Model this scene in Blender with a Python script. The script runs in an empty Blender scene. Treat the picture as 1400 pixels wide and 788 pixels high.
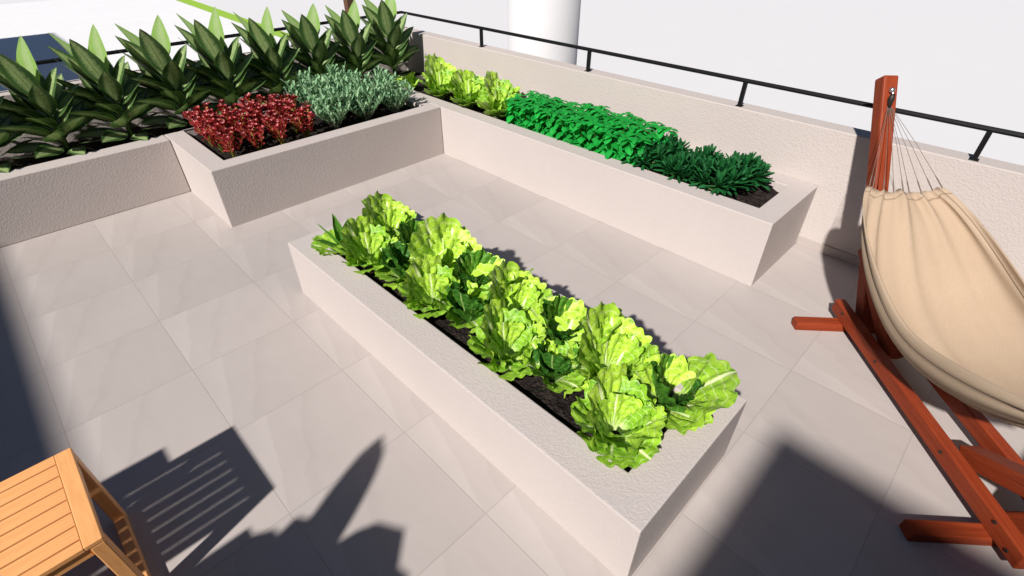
import bpy, bmesh, math, random
from mathutils import Vector, Matrix, Quaternion

S = 2.094                       # metres per layout unit (the eye height)
PI = math.pi
scene = bpy.context.scene
COL = scene.collection
R = random.Random(7)
ORD = ['first', 'second', 'third', 'fourth', 'fifth', 'sixth', 'seventh', 'eighth', 'ninth', 'tenth']


def P(x, y, z=0.0):
    return Vector((x * S, y * S, z * S))


# ------------------------------------------------------------------ node helpers
class NT:
    def __init__(self, name):
        self.m = bpy.data.materials.new(name)
        self.m.use_nodes = True
        self.t = self.m.node_tree
        self.t.nodes.clear()
        self.out = self.t.nodes.new('ShaderNodeOutputMaterial')

    def n(self, typ, **kw):
        nd = self.t.nodes.new(typ)
        for k, v in kw.items():
            setattr(nd, k, v)
        return nd

    def put(self, sock, v):
        if isinstance(v, bpy.types.NodeSocket):
            self.t.links.new(v, sock)
        elif v is not None:
            if sock.type == 'RGBA' and len(v) == 3:
                v = (*v, 1)
            sock.default_value = v

    def math(self, op, a, b=None, c=None, clamp=False):
        nd = self.n('ShaderNodeMath', operation=op)
        nd.use_clamp = clamp
        self.put(nd.inputs[0], a)
        if b is not None:
            self.put(nd.inputs[1], b)
        if c is not None:
            self.put(nd.inputs[2], c)
        return nd.outputs[0]

    def sstep(self, x, lo, hi, a=0.0, b=1.0):
        nd = self.n('ShaderNodeMapRange', interpolation_type='SMOOTHSTEP')
        for i, v in enumerate((x, lo, hi, a, b)):
            self.put(nd.inputs[i], v)
        return nd.outputs[0]

    def mix(self, f, a, b, blend='MIX'):
        nd = self.n('ShaderNodeMix', data_type='RGBA', blend_type=blend)
        self.put(nd.inputs[0], f)
        self.put(nd.inputs[6], a)
        self.put(nd.inputs[7], b)
        return nd.outputs[2]

    def coord(self, which='Object'):
        return self.n('ShaderNodeTexCoord').outputs[which]

    def mapping(self, v, scale=(1, 1, 1), loc=(0, 0, 0)):
        nd = self.n('ShaderNodeMapping')
        self.put(nd.inputs[0], v)
        nd.inputs['Location'].default_value = loc
        nd.inputs['Scale'].default_value = scale
        return nd.outputs[0]

    def noise(self, v, scale, detail=3, rough=0.55, dist=0.0, out='Fac'):
        nd = self.n('ShaderNodeTexNoise')
        self.put(nd.inputs['Vector'], v)
        nd.inputs['Scale'].default_value = scale
        nd.inputs['Detail'].default_value = detail
        nd.inputs['Roughness'].default_value = rough
        nd.inputs['Distortion'].default_value = dist
        return nd.outputs[out]

    def voro(self, v, scale, feature='F1', rnd=1.0):
        nd = self.n('ShaderNodeTexVoronoi', feature=feature)
        self.put(nd.inputs['Vector'], v)
        nd.inputs['Scale'].default_value = scale
        nd.inputs['Randomness'].default_value = rnd
        return nd.outputs['Distance']

    def bump(self, h, strength=0.5, dist=0.01, normal=None):
        nd = self.n('ShaderNodeBump')
        nd.inputs['Strength'].default_value = strength
        nd.inputs['Distance'].default_value = dist
        self.put(nd.inputs['Height'], h)
        if normal is not None:
            self.put(nd.inputs['Normal'], normal)
        return nd.outputs[0]

    def bsdf(self, col, rough=0.6, spec=0.3, metal=0.0, normal=None, **kw):
        nd = self.n('ShaderNodeBsdfPrincipled')
        self.put(nd.inputs['Base Color'], col)
        self.put(nd.inputs['Roughness'], rough)
        self.put(nd.inputs['Specular IOR Level'], spec)
        self.put(nd.inputs['Metallic'], metal)
        if normal is not None:
            self.put(nd.inputs['Normal'], normal)
        return nd.outputs[0]

    def done(self, sh):
        self.t.links.new(sh, self.out.inputs['Surface'])
        return self.m


def sep(t, v):
    nd = t.n('ShaderNodeSeparateXYZ')
    t.put(nd.inputs[0], v)
    return nd.outputs


def mat_tiles():
    t = NT('floor_tiles')
    o = t.coord('Object')
    s = sep(t, o)
    per = 0.2865 * S
    gx = t.math('DIVIDE', t.math('SUBTRACT', s[0], 0.0685 * S), per)
    gy = t.math('DIVIDE', t.math('SUBTRACT', s[1], 0.145 * S), per)
    u = t.math('FRACT', gx)
    v = t.math('FRACT', gy)
    cell = t.n('ShaderNodeCombineXYZ')
    t.put(cell.inputs[0], t.math('FLOOR', gx))
    t.put(cell.inputs[1], t.math('FLOOR', gy))
    wn = t.n('ShaderNodeTexWhiteNoise', noise_dimensions='2D')
    t.put(wn.inputs['Vector'], cell.outputs[0])
    rnd = wn.outputs['Value']
    uv = t.n('ShaderNodeCombineXYZ')
    t.put(uv.inputs[0], u)
    t.put(uv.inputs[1], v)
    t.put(uv.inputs[2], t.math('MULTIPLY', rnd, 0.5))
    wob = t.math('SUBTRACT', t.noise(uv.outputs[0], 3.2, 4), 0.5)
    # pale wedge along the -X edge of each tile, wide at its far end
    edge = t.math('MULTIPLY_ADD', v, 0.27, t.math('MULTIPLY', wob, 0.10))
    d = t.math('SUBTRACT', edge, u)
    wedge = t.sstep(d, -0.006, 0.012)
    wedge = t.math('MULTIPLY', wedge, t.sstep(d, 0.22, 0.0, 0.25, 1.0))
    # a second, darker vein with a soft far side
    e2 = t.math('ADD', t.math('MULTIPLY_ADD', v, 0.42, 0.17), t.math('MULTIPLY', wob, 0.28))
    d2 = t.math('SUBTRACT', u, e2)
    vein = t.math('MULTIPLY', t.sstep(d2, -0.012, 0.0), t.sstep(d2, 0.16, 0.0))
    cloud = t.noise(t.mapping(o, (1, 1, 1)), 2.2, 5, 0.6)
    fine = t.noise(o, 55, 3, 0.6)
    streak = t.noise(t.mapping(uv.outputs[0], (9, 1.2, 1)), 1.6, 4, 0.6)
    col = t.mix(cloud, (0.385, 0.340, 0.318), (0.445, 0.398, 0.374))
    col = t.mix(t.math('MULTIPLY', t.math('SUBTRACT', streak, 0.35), 0.55, clamp=True), col, (0.47, 0.425, 0.40))
    col = t.mix(t.math('MULTIPLY', wedge, 0.17), col, (0.58, 0.53, 0.50))
    col = t.mix(t.math('MULTIPLY', vein, 0.14), col, (0.30, 0.26, 0.24))
    col = t.mix(t.math('MULTIPLY', t.math('SUBTRACT', fine, 0.5), 0.25, clamp=True), col, (0.28, 0.25, 0.23))
    sv = t.math('MULTIPLY_ADD', rnd, 0.08, 0.96)
    hsv = t.n('ShaderNodeHueSaturation')
    t.put(hsv.inputs['Value'], sv)
    t.put(hsv.inputs['Color'], col)
    col = hsv.outputs[0]
    g1 = t.math('MINIMUM', t.math('MINIMUM', u, t.math('SUBTRACT', 1.0, u)),
                t.math('MINIMUM', v, t.math('SUBTRACT', 1.0, v)))
    grout = t.sstep(g1, 0.0045, 0.0022)
    col = t.mix(t.math('MULTIPLY', grout, 0.32), col, (0.20, 0.165, 0.145))
    h = t.math('SUBTRACT', t.math('MULTIPLY', fine, 0.12), grout)
    nrm = t.bump(h, 0.35, 0.002)
    rough = t.math('MULTIPLY_ADD', cloud, 0.2, 0.42)
    return t.done(t.bsdf(col, rough, 0.35, normal=nrm))


def mat_stucco(name, col, dark=0.94, scale=1.7, strength=0.26):
    t = NT(name)
    o = t.coord('Object')
    warp = t.noise(o, 26 * scale, 2, 0.5, out='Color')
    ad = t.n('ShaderNodeVectorMath', operation='MULTIPLY_ADD')
    t.put(ad.inputs[0], warp)
    ad.inputs[1].default_value = (0.03, 0.03, 0.03)
    t.put(ad.inputs[2], o)
    cr = t.voro(ad.outputs[0], 58 * scale, 'SMOOTH_F1')
    n2 = t.noise(ad.outputs[0], 120 * scale, 3, 0.6)
    big = t.noise(o, 1.7, 4, 0.6)
    h = t.math('ADD', t.math('MULTIPLY', cr, 1.1), t.math('MULTIPLY', n2, 0.6))
    c = t.mix(big, tuple(x * dark for x in col), tuple(min(x * 1.04, 1) for x in col))
    c = t.mix(t.math('MULTIPLY', t.sstep(cr, 0.15, 0.6), 0.10), c, tuple(x * 0.72 for x in col))
    stain = t.noise(t.mapping(o, (2.5, 2.5, 0.7)), 2.4, 6, 0.7)
    c = t.mix(t.sstep(stain, 0.56, 0.80, 0, 0.12), c, tuple(x * 0.74 for x in col))
    return t.done(t.bsdf(c, 0.85, 0.15, normal=t.bump(h, strength, 0.006)))


def mat_wood(name, c1, c2, c3, rough=0.5, spec=0.35, scale=1.0):
    t = NT(name)
    o = t.coord('Object')
    m = t.mapping(o, (1.3 * scale, 16 * scale, 16 * scale))
    a = t.noise(m, 2.2, 6, 0.65, 1.2)
    b = t.noise(t.mapping(o, (4 * scale, 90 * scale, 90 * scale)), 2.0, 3, 0.6)
    c = t.mix(t.sstep(a, 0.3, 0.7), c1, c2)
    c = t.mix(t.sstep(b, 0.52, 0.78, 0, 0.6), c, c3)
    k = t.noise(t.mapping(o, (1.2, 3, 3)), 1.4, 2)
    c = t.mix(t.sstep(k, 0.55, 0.8, 0, 0.35), c, c3)
    return t.done(t.bsdf(c, t.math('MULTIPLY_ADD', b, 0.2, rough - 0.1), spec, normal=t.bump(b, 0.25, 0.001)))


def mat_plain(name, col, rough=0.5, spec=0.4, metal=0.0, var=0.12, scale=20):
    t = NT(name)
    n = t.noise(t.coord('Object'), scale, 4, 0.6)
    c = t.mix(n, tuple(x * (1 - var) for x in col), tuple(min(1, x * (1 + var)) for x in col))
    return t.done(t.bsdf(c, rough, spec, metal, normal=t.bump(n, 0.1, 0.002)))


def mat_soil():
    t = NT('soil')
    o = t.coord('Object')
    a = t.voro(o, 55)
    b = t.noise(o, 24, 6, 0.7)
    c = t.mix(t.sstep(b, 0.35, 0.7), (0.010, 0.008, 0.0075), (0.040, 0.030, 0.026))
    c = t.mix(t.sstep(a, 0.20, 0.05, 0, 0.5), c, (0.075, 0.055, 0.045))
    return t.done(t.bsdf(c, 0.95, 0.1, normal=t.bump(t.math('ADD', a, b), 0.9, 0.015)))


def mat_leaf(name, c_lo, c_hi, rib, trans, transl=0.28, rough=0.42, spec=0.4, rib_w=0.05, veins=16,
             blotch=None, blotch_amt=0.0, tip=None, vein_amt=0.35, base_rib=0.0, patch=22, mottle=None, margin=0.0):
    """c_lo / c_hi the blade, rib the midrib, trans the light through the blade."""
    t = NT(name)
    uvs = t.n('ShaderNodeUVMap')
    uvs.uv_map = 'UVMap'
    s = sep(t, uvs.outputs[0])
    o = t.coord('Object')
    at = t.n('ShaderNodeAttribute')
    at.attribute_name = 'tint'
    tint = sep(t, at.outputs['Vector'])[0]
    du = t.math('ABSOLUTE', t.math('SUBTRACT', s[0], 0.5))
    big = t.noise(o, patch, 3, 0.6)
    f = t.math('ADD', t.math('MULTIPLY', big, 0.65), t.math('MULTIPLY', tint, 0.5))
    col = t.mix(t.sstep(f, 0.25, 0.85), c_lo, c_hi)
    if blotch is not None:
        sp = t.noise(o, 95, 3, 0.7)
        cen = t.sstep(du, 0.42, 0.10)
        bm_ = t.math('MULTIPLY', t.sstep(t.math('ADD', sp, t.math('MULTIPLY', cen, 0.22)), 0.52, 0.70), blotch_amt)
        bm_ = t.math('MULTIPLY', bm_, cen)
        col = t.mix(bm_, col, blotch)
    if mottle is not None:
        mt = t.noise(t.mapping(uvs.outputs[0], (15, 4.5, 1)), 1.5, 4, 0.7, 0.6)
        col = t.mix(t.sstep(mt, 0.52, 0.64, 0, 0.62), col, mottle)
    if margin:
        col = t.mix(t.math('MULTIPLY', t.sstep(du, 0.38, 0.49), margin), col, rib)
    # side veins sweep from the rib to the margin
    ph = t.math('MULTIPLY_ADD', s[1], float(veins) * 2 * PI, t.math('MULTIPLY', du, -veins * 1.1 * PI))
    vn = t.sstep(t.math('SINE', ph), 0.80, 1.0)
    col = t.mix(t.math('MULTIPLY', vn, vein_amt), col, rib)
    rw = t.math('MULTIPLY_ADD', t.math('SUBTRACT', 1.0, s[1]), rib_w, rib_w * 0.25)
    rb = t.sstep(du, rw, t.math('MULTIPLY', rw, 0.35))
    if base_rib:
        rb = t.math('MAXIMUM', rb, t.math('MULTIPLY', t.sstep(s[1], 0.45, 0.0), base_rib))
    col = t.mix(t.math('MULTIPLY', rb, 0.85), col, rib)
    if tip is not None:
        col = t.mix(t.sstep(s[1], 0.55, 1.0), col, tip)
    h = t.math('ADD', t.math('MULTIPLY', vn, 0.6), t.math('ADD', rb, t.math('MULTIPLY', t.noise(o, 60, 3), 0.8)))
    nrm = t.bump(h, 0.35, 0.004)
    p = t.bsdf(col, rough, spec, normal=nrm)
    tr = t.n('ShaderNodeBsdfTranslucent')
    t.put(tr.inputs['Color'], t.mix(0.5, col, trans))
    t.put(tr.inputs['Normal'], nrm)
    mx = t.n('ShaderNodeMixShader')
    mx.inputs[0].default_value = transl
    t.put(mx.inputs[1], p)
    t.put(mx.inputs[2], tr.outputs[0])
    return t.done(mx.outputs[0])


def mat_cloth():
    t = NT('canvas_cloth')
    o = t.coord('Object')
    uvs = t.n('ShaderNodeUVMap')
    uvs.uv_map = 'UVMap'
    s = sep(t, uvs.outputs[0])
    a = t.noise(t.mapping(uvs.outputs[0], (60, 700, 1)), 1.0, 2)
    b = t.noise(t.mapping(uvs.outputs[0], (700, 60, 1)), 1.0, 2)
    w = t.math('ADD', a, b)
    big = t.noise(o, 4, 4, 0.6)
    c = t.mix(big, (0.44, 0.328, 0.232), (0.52, 0.396, 0.288))
    c = t.mix(t.sstep(w, 0.8, 1.25, 0, 0.35), c, (0.38, 0.275, 0.165))
    du = t.math('ABSOLUTE', t.math('SUBTRACT', s[0], 0.5))
    seam = t.sstep(t.math('ABSOLUTE', t.math('SUBTRACT', du, 0.425)), 0.0055, 0.0025)
    c = t.mix(t.math('MULTIPLY', seam, 0.85), c, (0.13, 0.09, 0.06))
    dv = t.math('ABSOLUTE', t.math('SUBTRACT', s[1], 0.5))
    seam2 = t.sstep(t.math('ABSOLUTE', t.math('SUBTRACT', dv, 0.478)), 0.003, 0.001)
    c = t.mix(t.math('MULTIPLY', seam2, 0.6), c, (0.2, 0.14, 0.09))
    p = t.bsdf(c, 0.9, 0.1, normal=t.bump(t.math('SUBTRACT', w, t.math('MULTIPLY', seam, 1.5)), 0.3, 0.003))
    tr = t.n('ShaderNodeBsdfTranslucent')
    t.put(tr.inputs['Color'], c)
    mx = t.n('ShaderNodeMixShader')
    mx.inputs[0].default_value = 0.12
    t.put(mx.inputs[1], p)
    t.put(mx.inputs[2], tr.outputs[0])
    return t.done(mx.outputs[0])


def mat_yard():
    t = NT('pale_paving')
    o = t.coord('Object')
    br = t.n('ShaderNodeTexBrick')
    t.put(br.inputs['Vector'], o)
    br.inputs['Scale'].default_value = 1.0
    br.inputs['Brick Width'].default_value = 2.4
    br.inputs['Row Height'].default_value = 0.6
    br.inputs['Mortar Size'].default_value = 0.012
    br.inputs['Color1'].default_value = (0.74, 0.735, 0.73, 1)
    br.inputs['Color2'].default_value = (0.76, 0.755, 0.75, 1)
    br.inputs['Mortar'].default_value = (0.66, 0.655, 0.65, 1)
    n = t.noise(o, 0.35, 5, 0.6)
    c = t.mix(t.math('MULTIPLY', n, 0.2), br.outputs['Color'], (0.66, 0.64, 0.63))
    return t.done(t.bsdf(c, 0.8, 0.2))


def mat_grass():
    t = NT('lawn')
    o = t.coord('Object')
    n = t.noise(o, 9, 6, 0.7)
    c = t.mix(n, (0.16, 0.33, 0.03), (0.42, 0.62, 0.08))
    return t.done(t.bsdf(c, 0.8, 0.15, normal=t.bump(n, 0.8, 0.03)))


M = dict(
    tiles=mat_tiles(),
    stucco=mat_stucco('planter_stucco', (0.490, 0.437, 0.412)),
    wallst=mat_stucco('parapet_stucco', (0.495, 0.440, 0.410), scale=1.35, strength=0.32),
    skirt=mat_stucco('skirting_tile', (0.40, 0.35, 0.325), strength=0.15),
    white=mat_stucco('white_render', (0.56, 0.555, 0.56), strength=0.08),
    render=mat_stucco('brown_render', (0.20, 0.17, 0.15), strength=0.2),
    pale=mat_plain('pale_ground', (0.64, 0.63, 0.63), 0.9, 0.1, var=0.02, scale=0.4),
    soil=mat_soil(),
    black=mat_plain('black_metal', (0.005, 0.005, 0.006), 0.5, 0.25, var=0.3),
    redwood=mat_wood('stained_red_wood', (0.200, 0.029, 0.009), (0.27, 0.046, 0.014), (0.10, 0.013, 0.005), 0.55, 0.18),
    teak=mat_wood('oiled_teak', (0.72, 0.34, 0.125), (0.82, 0.405, 0.155), (0.54, 0.225, 0.072), 0.48, 0.35),
    brown=mat_wood('weathered_brown_wood', (0.10, 0.05, 0.03), (0.16, 0.08, 0.05), (0.06, 0.03, 0.02), 0.7, 0.2),
    cloth=mat_cloth(),
    cord=mat_plain('hammock_cord', (0.16, 0.12, 0.10), 0.85, 0.1),
    steel=mat_plain('bright_steel', (0.62, 0.62, 0.62), 0.28, 0.5, 0.95),
    darkbolt=mat_plain('dark_bolt', (0.02, 0.014, 0.012), 0.5, 0.4),
    yard=mat_yard(),
    lawn=mat_grass(),
    glass=mat_plain('dark_window_glass', (0.03, 0.04, 0.05), 0.08, 0.6),
    roofm=mat_plain('grey_roof', (0.42, 0.41, 0.40), 0.8, 0.2),
    terracotta=mat_plain('glazed_pot', (0.30, 0.29, 0.28), 0.5, 0.4),
    lettuce=mat_leaf('lettuce_leaf', (0.20, 0.42, 0.020), (0.48, 0.72, 0.060), (0.84, 0.90, 0.50), (0.44, 0.76, 0.03),
                     0.10, 0.45, 0.35, 0.05, 7, vein_amt=0.30, base_rib=0.75, mottle=(0.035, 0.16, 0.010)),
    dumb=mat_leaf('variegated_leaf', (0.022, 0.066, 0.017), (0.042, 0.108, 0.028), (0.12, 0.19, 0.05), (0.14, 0.28, 0.04),
                  0.14, 0.34, 0.45, 0.03, 22, blotch=(0.33, 0.43, 0.17), blotch_amt=0.95, vein_amt=0.22, margin=0.55),
    dumblit=mat_leaf('sunlit_young_variegated_leaf', (0.24, 0.42, 0.09), (0.32, 0.52, 0.13), (0.46, 0.60, 0.22),  # upper leaves: sunlight on them is put into this brighter green
                     (0.40, 0.68, 0.14), 0.36, 0.36, 0.4, 0.03, 22, blotch=(0.45, 0.58, 0.28), blotch_amt=0.85,
                     vein_amt=0.25),
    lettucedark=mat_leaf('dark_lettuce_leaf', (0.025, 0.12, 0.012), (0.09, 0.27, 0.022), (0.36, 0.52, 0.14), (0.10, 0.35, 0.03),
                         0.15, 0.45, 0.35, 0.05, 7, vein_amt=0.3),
    stem=mat_plain('green_stem', (0.075, 0.13, 0.03), 0.5, 0.3, var=0.3),
    dry=mat_leaf('withered_leaf', (0.34, 0.21, 0.07), (0.62, 0.44, 0.17), (0.5, 0.35, 0.15), (0.6, 0.4, 0.15), 0.2, 0.7, 0.1),
    basil=mat_leaf('basil_leaf', (0.005, 0.21, 0.028), (0.014, 0.40, 0.055), (0.05, 0.55, 0.09), (0.02, 0.75, 0.05),
                   0.28, 0.55, 0.2, 0.04, 7, vein_amt=0.2),
    dark=mat_leaf('dark_finger_leaf', (0.004, 0.055, 0.012), (0.012, 0.115, 0.026), (0.02, 0.15, 0.05), (0.02, 0.2, 0.05),
                  0.10, 0.6, 0.2, 0.05, 5, vein_amt=0.1),
    red=mat_leaf('red_leaf', (0.22, 0.014, 0.016), (0.48, 0.046, 0.050), (0.68, 0.18, 0.16), (0.75, 0.05, 0.03),
                 0.22, 0.34, 0.45, 0.05, 6, vein_amt=0.2),
    redstem=mat_leaf('yellow_green_stem', (0.20, 0.24, 0.03), (0.42, 0.38, 0.07), (0.4, 0.3, 0.1), (0.5, 0.5, 0.1),
                     0.15, 0.5, 0.3),
    grey=mat_leaf('grey_green_leaf', (0.13, 0.30, 0.14), (0.32, 0.50, 0.28), (0.42, 0.55, 0.36), (0.3, 0.5, 0.25),
                  0.22, 0.6, 0.25, 0.06, 5, vein_amt=0.1),
    greybase=mat_leaf('pale_leaf_base', (0.40, 0.46, 0.34), (0.62, 0.66, 0.52), (0.7, 0.7, 0.6), (0.6, 0.6, 0.5), 0.15),
)

# ------------------------------------------------------------------ object helpers
MW = {}


def link(name, bm, mat, parent=None, loc=None, rot=None, smooth=False):
    me = bpy.data.meshes.new(name)
    bm.normal_update()
    bm.to_mesh(me)
    bm.free()
    for mm in (mat if isinstance(mat, (list, tuple)) else [mat]):
        me.materials.append(mm)
    if smooth:
        me.polygons.foreach_set('use_smooth', [True] * len(me.polygons))
    o = bpy.data.objects.new(name, me)
    COL.objects.link(o)
    if parent is not None:
        o.parent = parent
    if loc is not None:
        o.location = loc
    if rot is not None:
        o.rotation_euler = rot
    return o


def tag(o, label, cat, group=None):
    o['label'] = label
    o['category'] = cat
    if group:
        o['group'] = group
    return o


def struct(o):
    o['kind'] = 'structure'
    return o


def thing(name, label, cat, loc=(0, 0, 0), rz=0.0, group=None):
    o = bpy.data.objects.new(name, None)
    o.empty_display_size = 0.1
    COL.objects.link(o)
    o.location = loc
    o.rotation_euler = (0, 0, rz)
    tag(o, label, cat, group)
    return o


def dup(root, loc, rz, label, group=None, sc=1.0):
    r = root.copy()
    COL.objects.link(r)
    r.location = loc
    r.rotation_euler = (0, 0, rz)
    r.scale = (sc, sc, sc)
    r['label'] = label
    if group:
        r['group'] = group
    for ch in list(root.children):
        c = ch.copy()
        COL.objects.link(c)
        c.parent = r
        for g in ch.children:
            d = g.copy()
            COL.objects.link(d)
            d.parent = c
    return r


def box_bm(bm, a, b, bev=0.0, seg=2):
    """axis aligned box between corners a and b (metres)"""
    a, b = Vector(a), Vector(b)
    r = bmesh.ops.create_cube(bm, size=1.0)
    vs = r['verts']
    for v in vs:
        v.co = Vector(((a[i] + b[i]) / 2 + v.co[i] * (b[i] - a[i]) for i in range(3)))
    if bev > 0:
        es = {e for v in vs for e in v.link_edges}
        bmesh.ops.bevel(bm, geom=list(es), offset=bev, segments=seg, affect='EDGES', profile=0.5)
    return bm


def slab(name, a, b, mat, parent=None, bev=0.0):
    bm = bmesh.new()
    box_bm(bm, a, b, bev)
    return link(name, bm, mat, parent)


def beam(name, p0, p1, w, h, mat, parent, pm=None, bev=0.004, up=Vector((0, 0, 1))):
    """a squared timber from p0 to p1 (parent-local metres), w across, h along 'up'"""
    p0, p1 = Vector(p0), Vector(p1)
    d = p1 - p0
    L = d.length
    x = d.normalized()
    y = up.cross(x).normalized()
    z = x.cross(y).normalized()
    bm = bmesh.new()
    box_bm(bm, (0, -w / 2, -h / 2), (L, w / 2, h / 2), bev)
    o = link(name, bm, mat, parent)
    m = Matrix((x, y, z)).transposed().to_4x4()
    m.translation = p0
    o.matrix_basis = m
    return o


def tube_bm(bm, pts, r, n=8, cap=True):
    pts = [Vector(p) for p in pts]
    rings = []
    prev = None
    for i, p in enumerate(pts):
        a = pts[max(i - 1, 0)]
        b = pts[min(i + 1, len(pts) - 1)]
        d = (b - a).normalized()
        ref = Vector((0, 0, 1)) if abs(d.z) < 0.9 else Vector((1, 0, 0))
        if prev is None:
            s = d.cross(ref).normalized()
        else:
            s = (prev - d * prev.dot(d)).normalized()
        prev = s
        t = d.cross(s)
        rr = r[i] if isinstance(r, (list, tuple)) else r
        rings.append([bm.verts.new(p + (s * math.cos(2 * PI * k / n) + t * math.sin(2 * PI * k / n)) * rr) for k in range(n)])
    for a, b in zip(rings[:-1], rings[1:]):
        for k in range(n):
            bm.faces.new((a[k], a[(k + 1) % n], b[(k + 1) % n], b[k]))
    if cap:
        bm.faces.new(list(reversed(rings[0])))
        bm.faces.new(rings[-1])
    return bm


def lathe_bm(bm, prof, n=24):
    rings = []
    for r, z in prof:
        rings.append([bm.verts.new((r * math.cos(2 * PI * k / n), r * math.sin(2 * PI * k / n), z)) for k in range(n)])
    for a, b in zip(rings[:-1], rings[1:]):
        for k in range(n):
            bm.faces.new((a[k], a[(k + 1) % n], b[(k + 1) % n], b[k]))
    bm.faces.new(list(reversed(rings[0])))
    bm.faces.new(rings[-1])
    return bm


# ------------------------------------------------------------------ leaves
def leaf_layers(bm):
    return bm.loops.layers.uv.new('UVMap'), bm.loops.layers.float_color.new('tint')


def add_grid(bm, lay, pts, uvs, tint, mi=0):
    uvl, tl = lay
    vs = [[bm.verts.new(p) for p in row] for row in pts]
    for i in range(len(vs) - 1):
        for j in range(len(vs[0]) - 1):
            q = (vs[i][j], vs[i][j + 1], vs[i + 1][j + 1], vs[i + 1][j])
            uq = (uvs[i][j], uvs[i][j + 1], uvs[i + 1][j + 1], uvs[i + 1][j])
            try:
                f = bm.faces.new(q)
            except ValueError:
                continue
            f.material_index = mi
            f.smooth = True
            for l, uv in zip(f.loops, uq):
                l[uvl].uv = uv
                l[tl] = (tint, tint, tint, 1)


def centreline(base, az, pitch, L, bend, n):
    pts = [Vector(base)]
    ds = []
    for i in range(n + 1):
        a = pitch + bend * (i / n)
        ds.append(Vector((math.cos(az) * math.cos(a), math.sin(az) * math.cos(a), math.sin(a))))
    for i in range(n):
        pts.append(pts[-1] + (ds[i] + ds[i + 1]).normalized() * (L / n))
    return pts, ds


def leaf(bm, lay, base, az, pitch, L, W, bend=-0.5, fold=0.25, ruf=0.0, rfreq=3, nv=8, nu=4, prof=None, roll=0.0,
         tint=None, mi=0, stalk=0.0, rnd=R):
    """one blade: a strip along a bending midrib, folded along it"""
    tint = rnd.random() if tint is None else tint
    pts, ds = centreline(base, az, pitch, L, bend, nv)
    side0 = Vector((-math.sin(az), math.cos(az), 0))
    ph = rnd.random() * 6
    rows, uvs = [], []
    for i in range(nv + 1):
        v = i / nv
        if prof:
            w = prof(v)
        else:
            w = (math.sin(PI * min(1, max(0.0, (v - stalk) / (1 - stalk))) ** 0.85) ** 0.8) if v > stalk else 0.0
        w = max(w, 0.03 if i < nv else 0.004) * W / 2
        d = ds[i]
        s = (Quaternion(d, roll) @ side0)
        nrm = s.cross(d) * -1
        nrm = d.cross(s)
        row, ur = [], []
        for j in range(nu + 1):
            u = -1 + 2 * j / nu
            off = abs(u) * fold * w + ruf * W * abs(u) * v * math.sin(rfreq * v * 2 * PI + ph + (1.7 if u > 0 else 0))
            row.append(pts[i] + s * (u * w) + nrm * off)
            ur.append((j / nu, v))
        rows.append(row)
        uvs.append(ur)
    add_grid(bm, lay, rows, uvs, tint, mi)


def fan_leaf(bm, lay, base, az, pitch, L, half, bend, cup, ruf, roll=0.0, nv=9, nu=18, tint=None, rnd=R):
    """a broad lettuce leaf: a ruffled fan bent along its midrib"""
    tint = rnd.random() if tint is None else tint
    side = Vector((-math.sin(az), math.cos(az), 0))
    n = 24
    pts, ds = centreline(base, az, pitch, L * 1.02, bend, n)
    p1, p2, p3 = rnd.random() * 6, rnd.random() * 6, rnd.random() * 6
    f1, f2 = rnd.uniform(5, 7), rnd.uniform(10, 13)
    asym = rnd.uniform(-0.10, 0.10)
    rows, uvs = [], []
    for i in range(nv + 1):
        v = i / nv
        row, ur = [], []
        for j in range(nu + 1):
            u = -1 + 2 * j / nu
            th = half * u * (0.55 + 0.45 * v)
            lob = 1 - 0.26 * abs(u) ** 2.2 + asym * u + (0.030 * math.sin(f1 * u * 2 + p1) + 0.085 * (abs(math.sin(f2 * u * 1.25 + p2)) - 0.5)) * v ** 3
            r = L * v * lob
            a = r * math.cos(th)
            b = r * math.sin(th) + 0.018 * u * (1 - v)
            k = min(max(a / L, 0), 1) * n
            k0 = min(int(k), n - 1)
            c = pts[k0].lerp(pts[k0 + 1], k - k0)
            if a < 0:
                c = pts[0] + ds[0] * a
            d = ds[k0].lerp(ds[k0 + 1], k - k0).normalized()
            s = Quaternion(d, roll) @ side
            nr = d.cross(s)
            off = cup * (b / L) ** 2 * L * 1.2
            off += ruf * L * (v ** 1.7) * (0.30 + 0.70 * abs(u)) * (math.sin(f1 * u * 1.9 + p3) + 0.55 * math.sin(f2 * u * 1.6 + p1))
            off += L * v * (0.030 * math.sin(u * 21 + p2 + 2.5 * v) * math.sin(v * 9 + p1) + 0.020 * math.sin(u * 34 + p3) * math.sin(v * 15 + p2))
            row.append(c + s * b + nr * off)
            ur.append((j / nu, v))
        rows.append(row)
        uvs.append(ur)
    add_grid(bm, lay, rows, uvs, tint)


# ------------------------------------------------------------------ camera, light, world
cam_d = bpy.data.cameras.new('camera')
cam = bpy.data.objects.new('camera', cam_d)
COL.objects.link(cam)
cam_d.sensor_width = 36
cam_d.lens = 691 / 1400 * 36
cam_d.clip_start = 0.02
cam_d.clip_end = 2000
cam.location = P(0, 0, 1)
cam.rotation_euler = (math.radians(90 - 36.9), 0, math.radians(-45))
scene.camera = cam

SUN = Vector((0.244, 0.067, -0.221)).normalized()
sd = bpy.data.lights.new('sun', 'SUN')
sd.energy = 5.0
sd.angle = math.radians(1.6)
sd.color = (1.0, 0.955, 0.91)
so = bpy.data.objects.new('sun', sd)
COL.objects.link(so)
so.rotation_euler = SUN.to_track_quat('-Z', 'Y').to_euler()
so.location = (-10, -3, 12)

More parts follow.
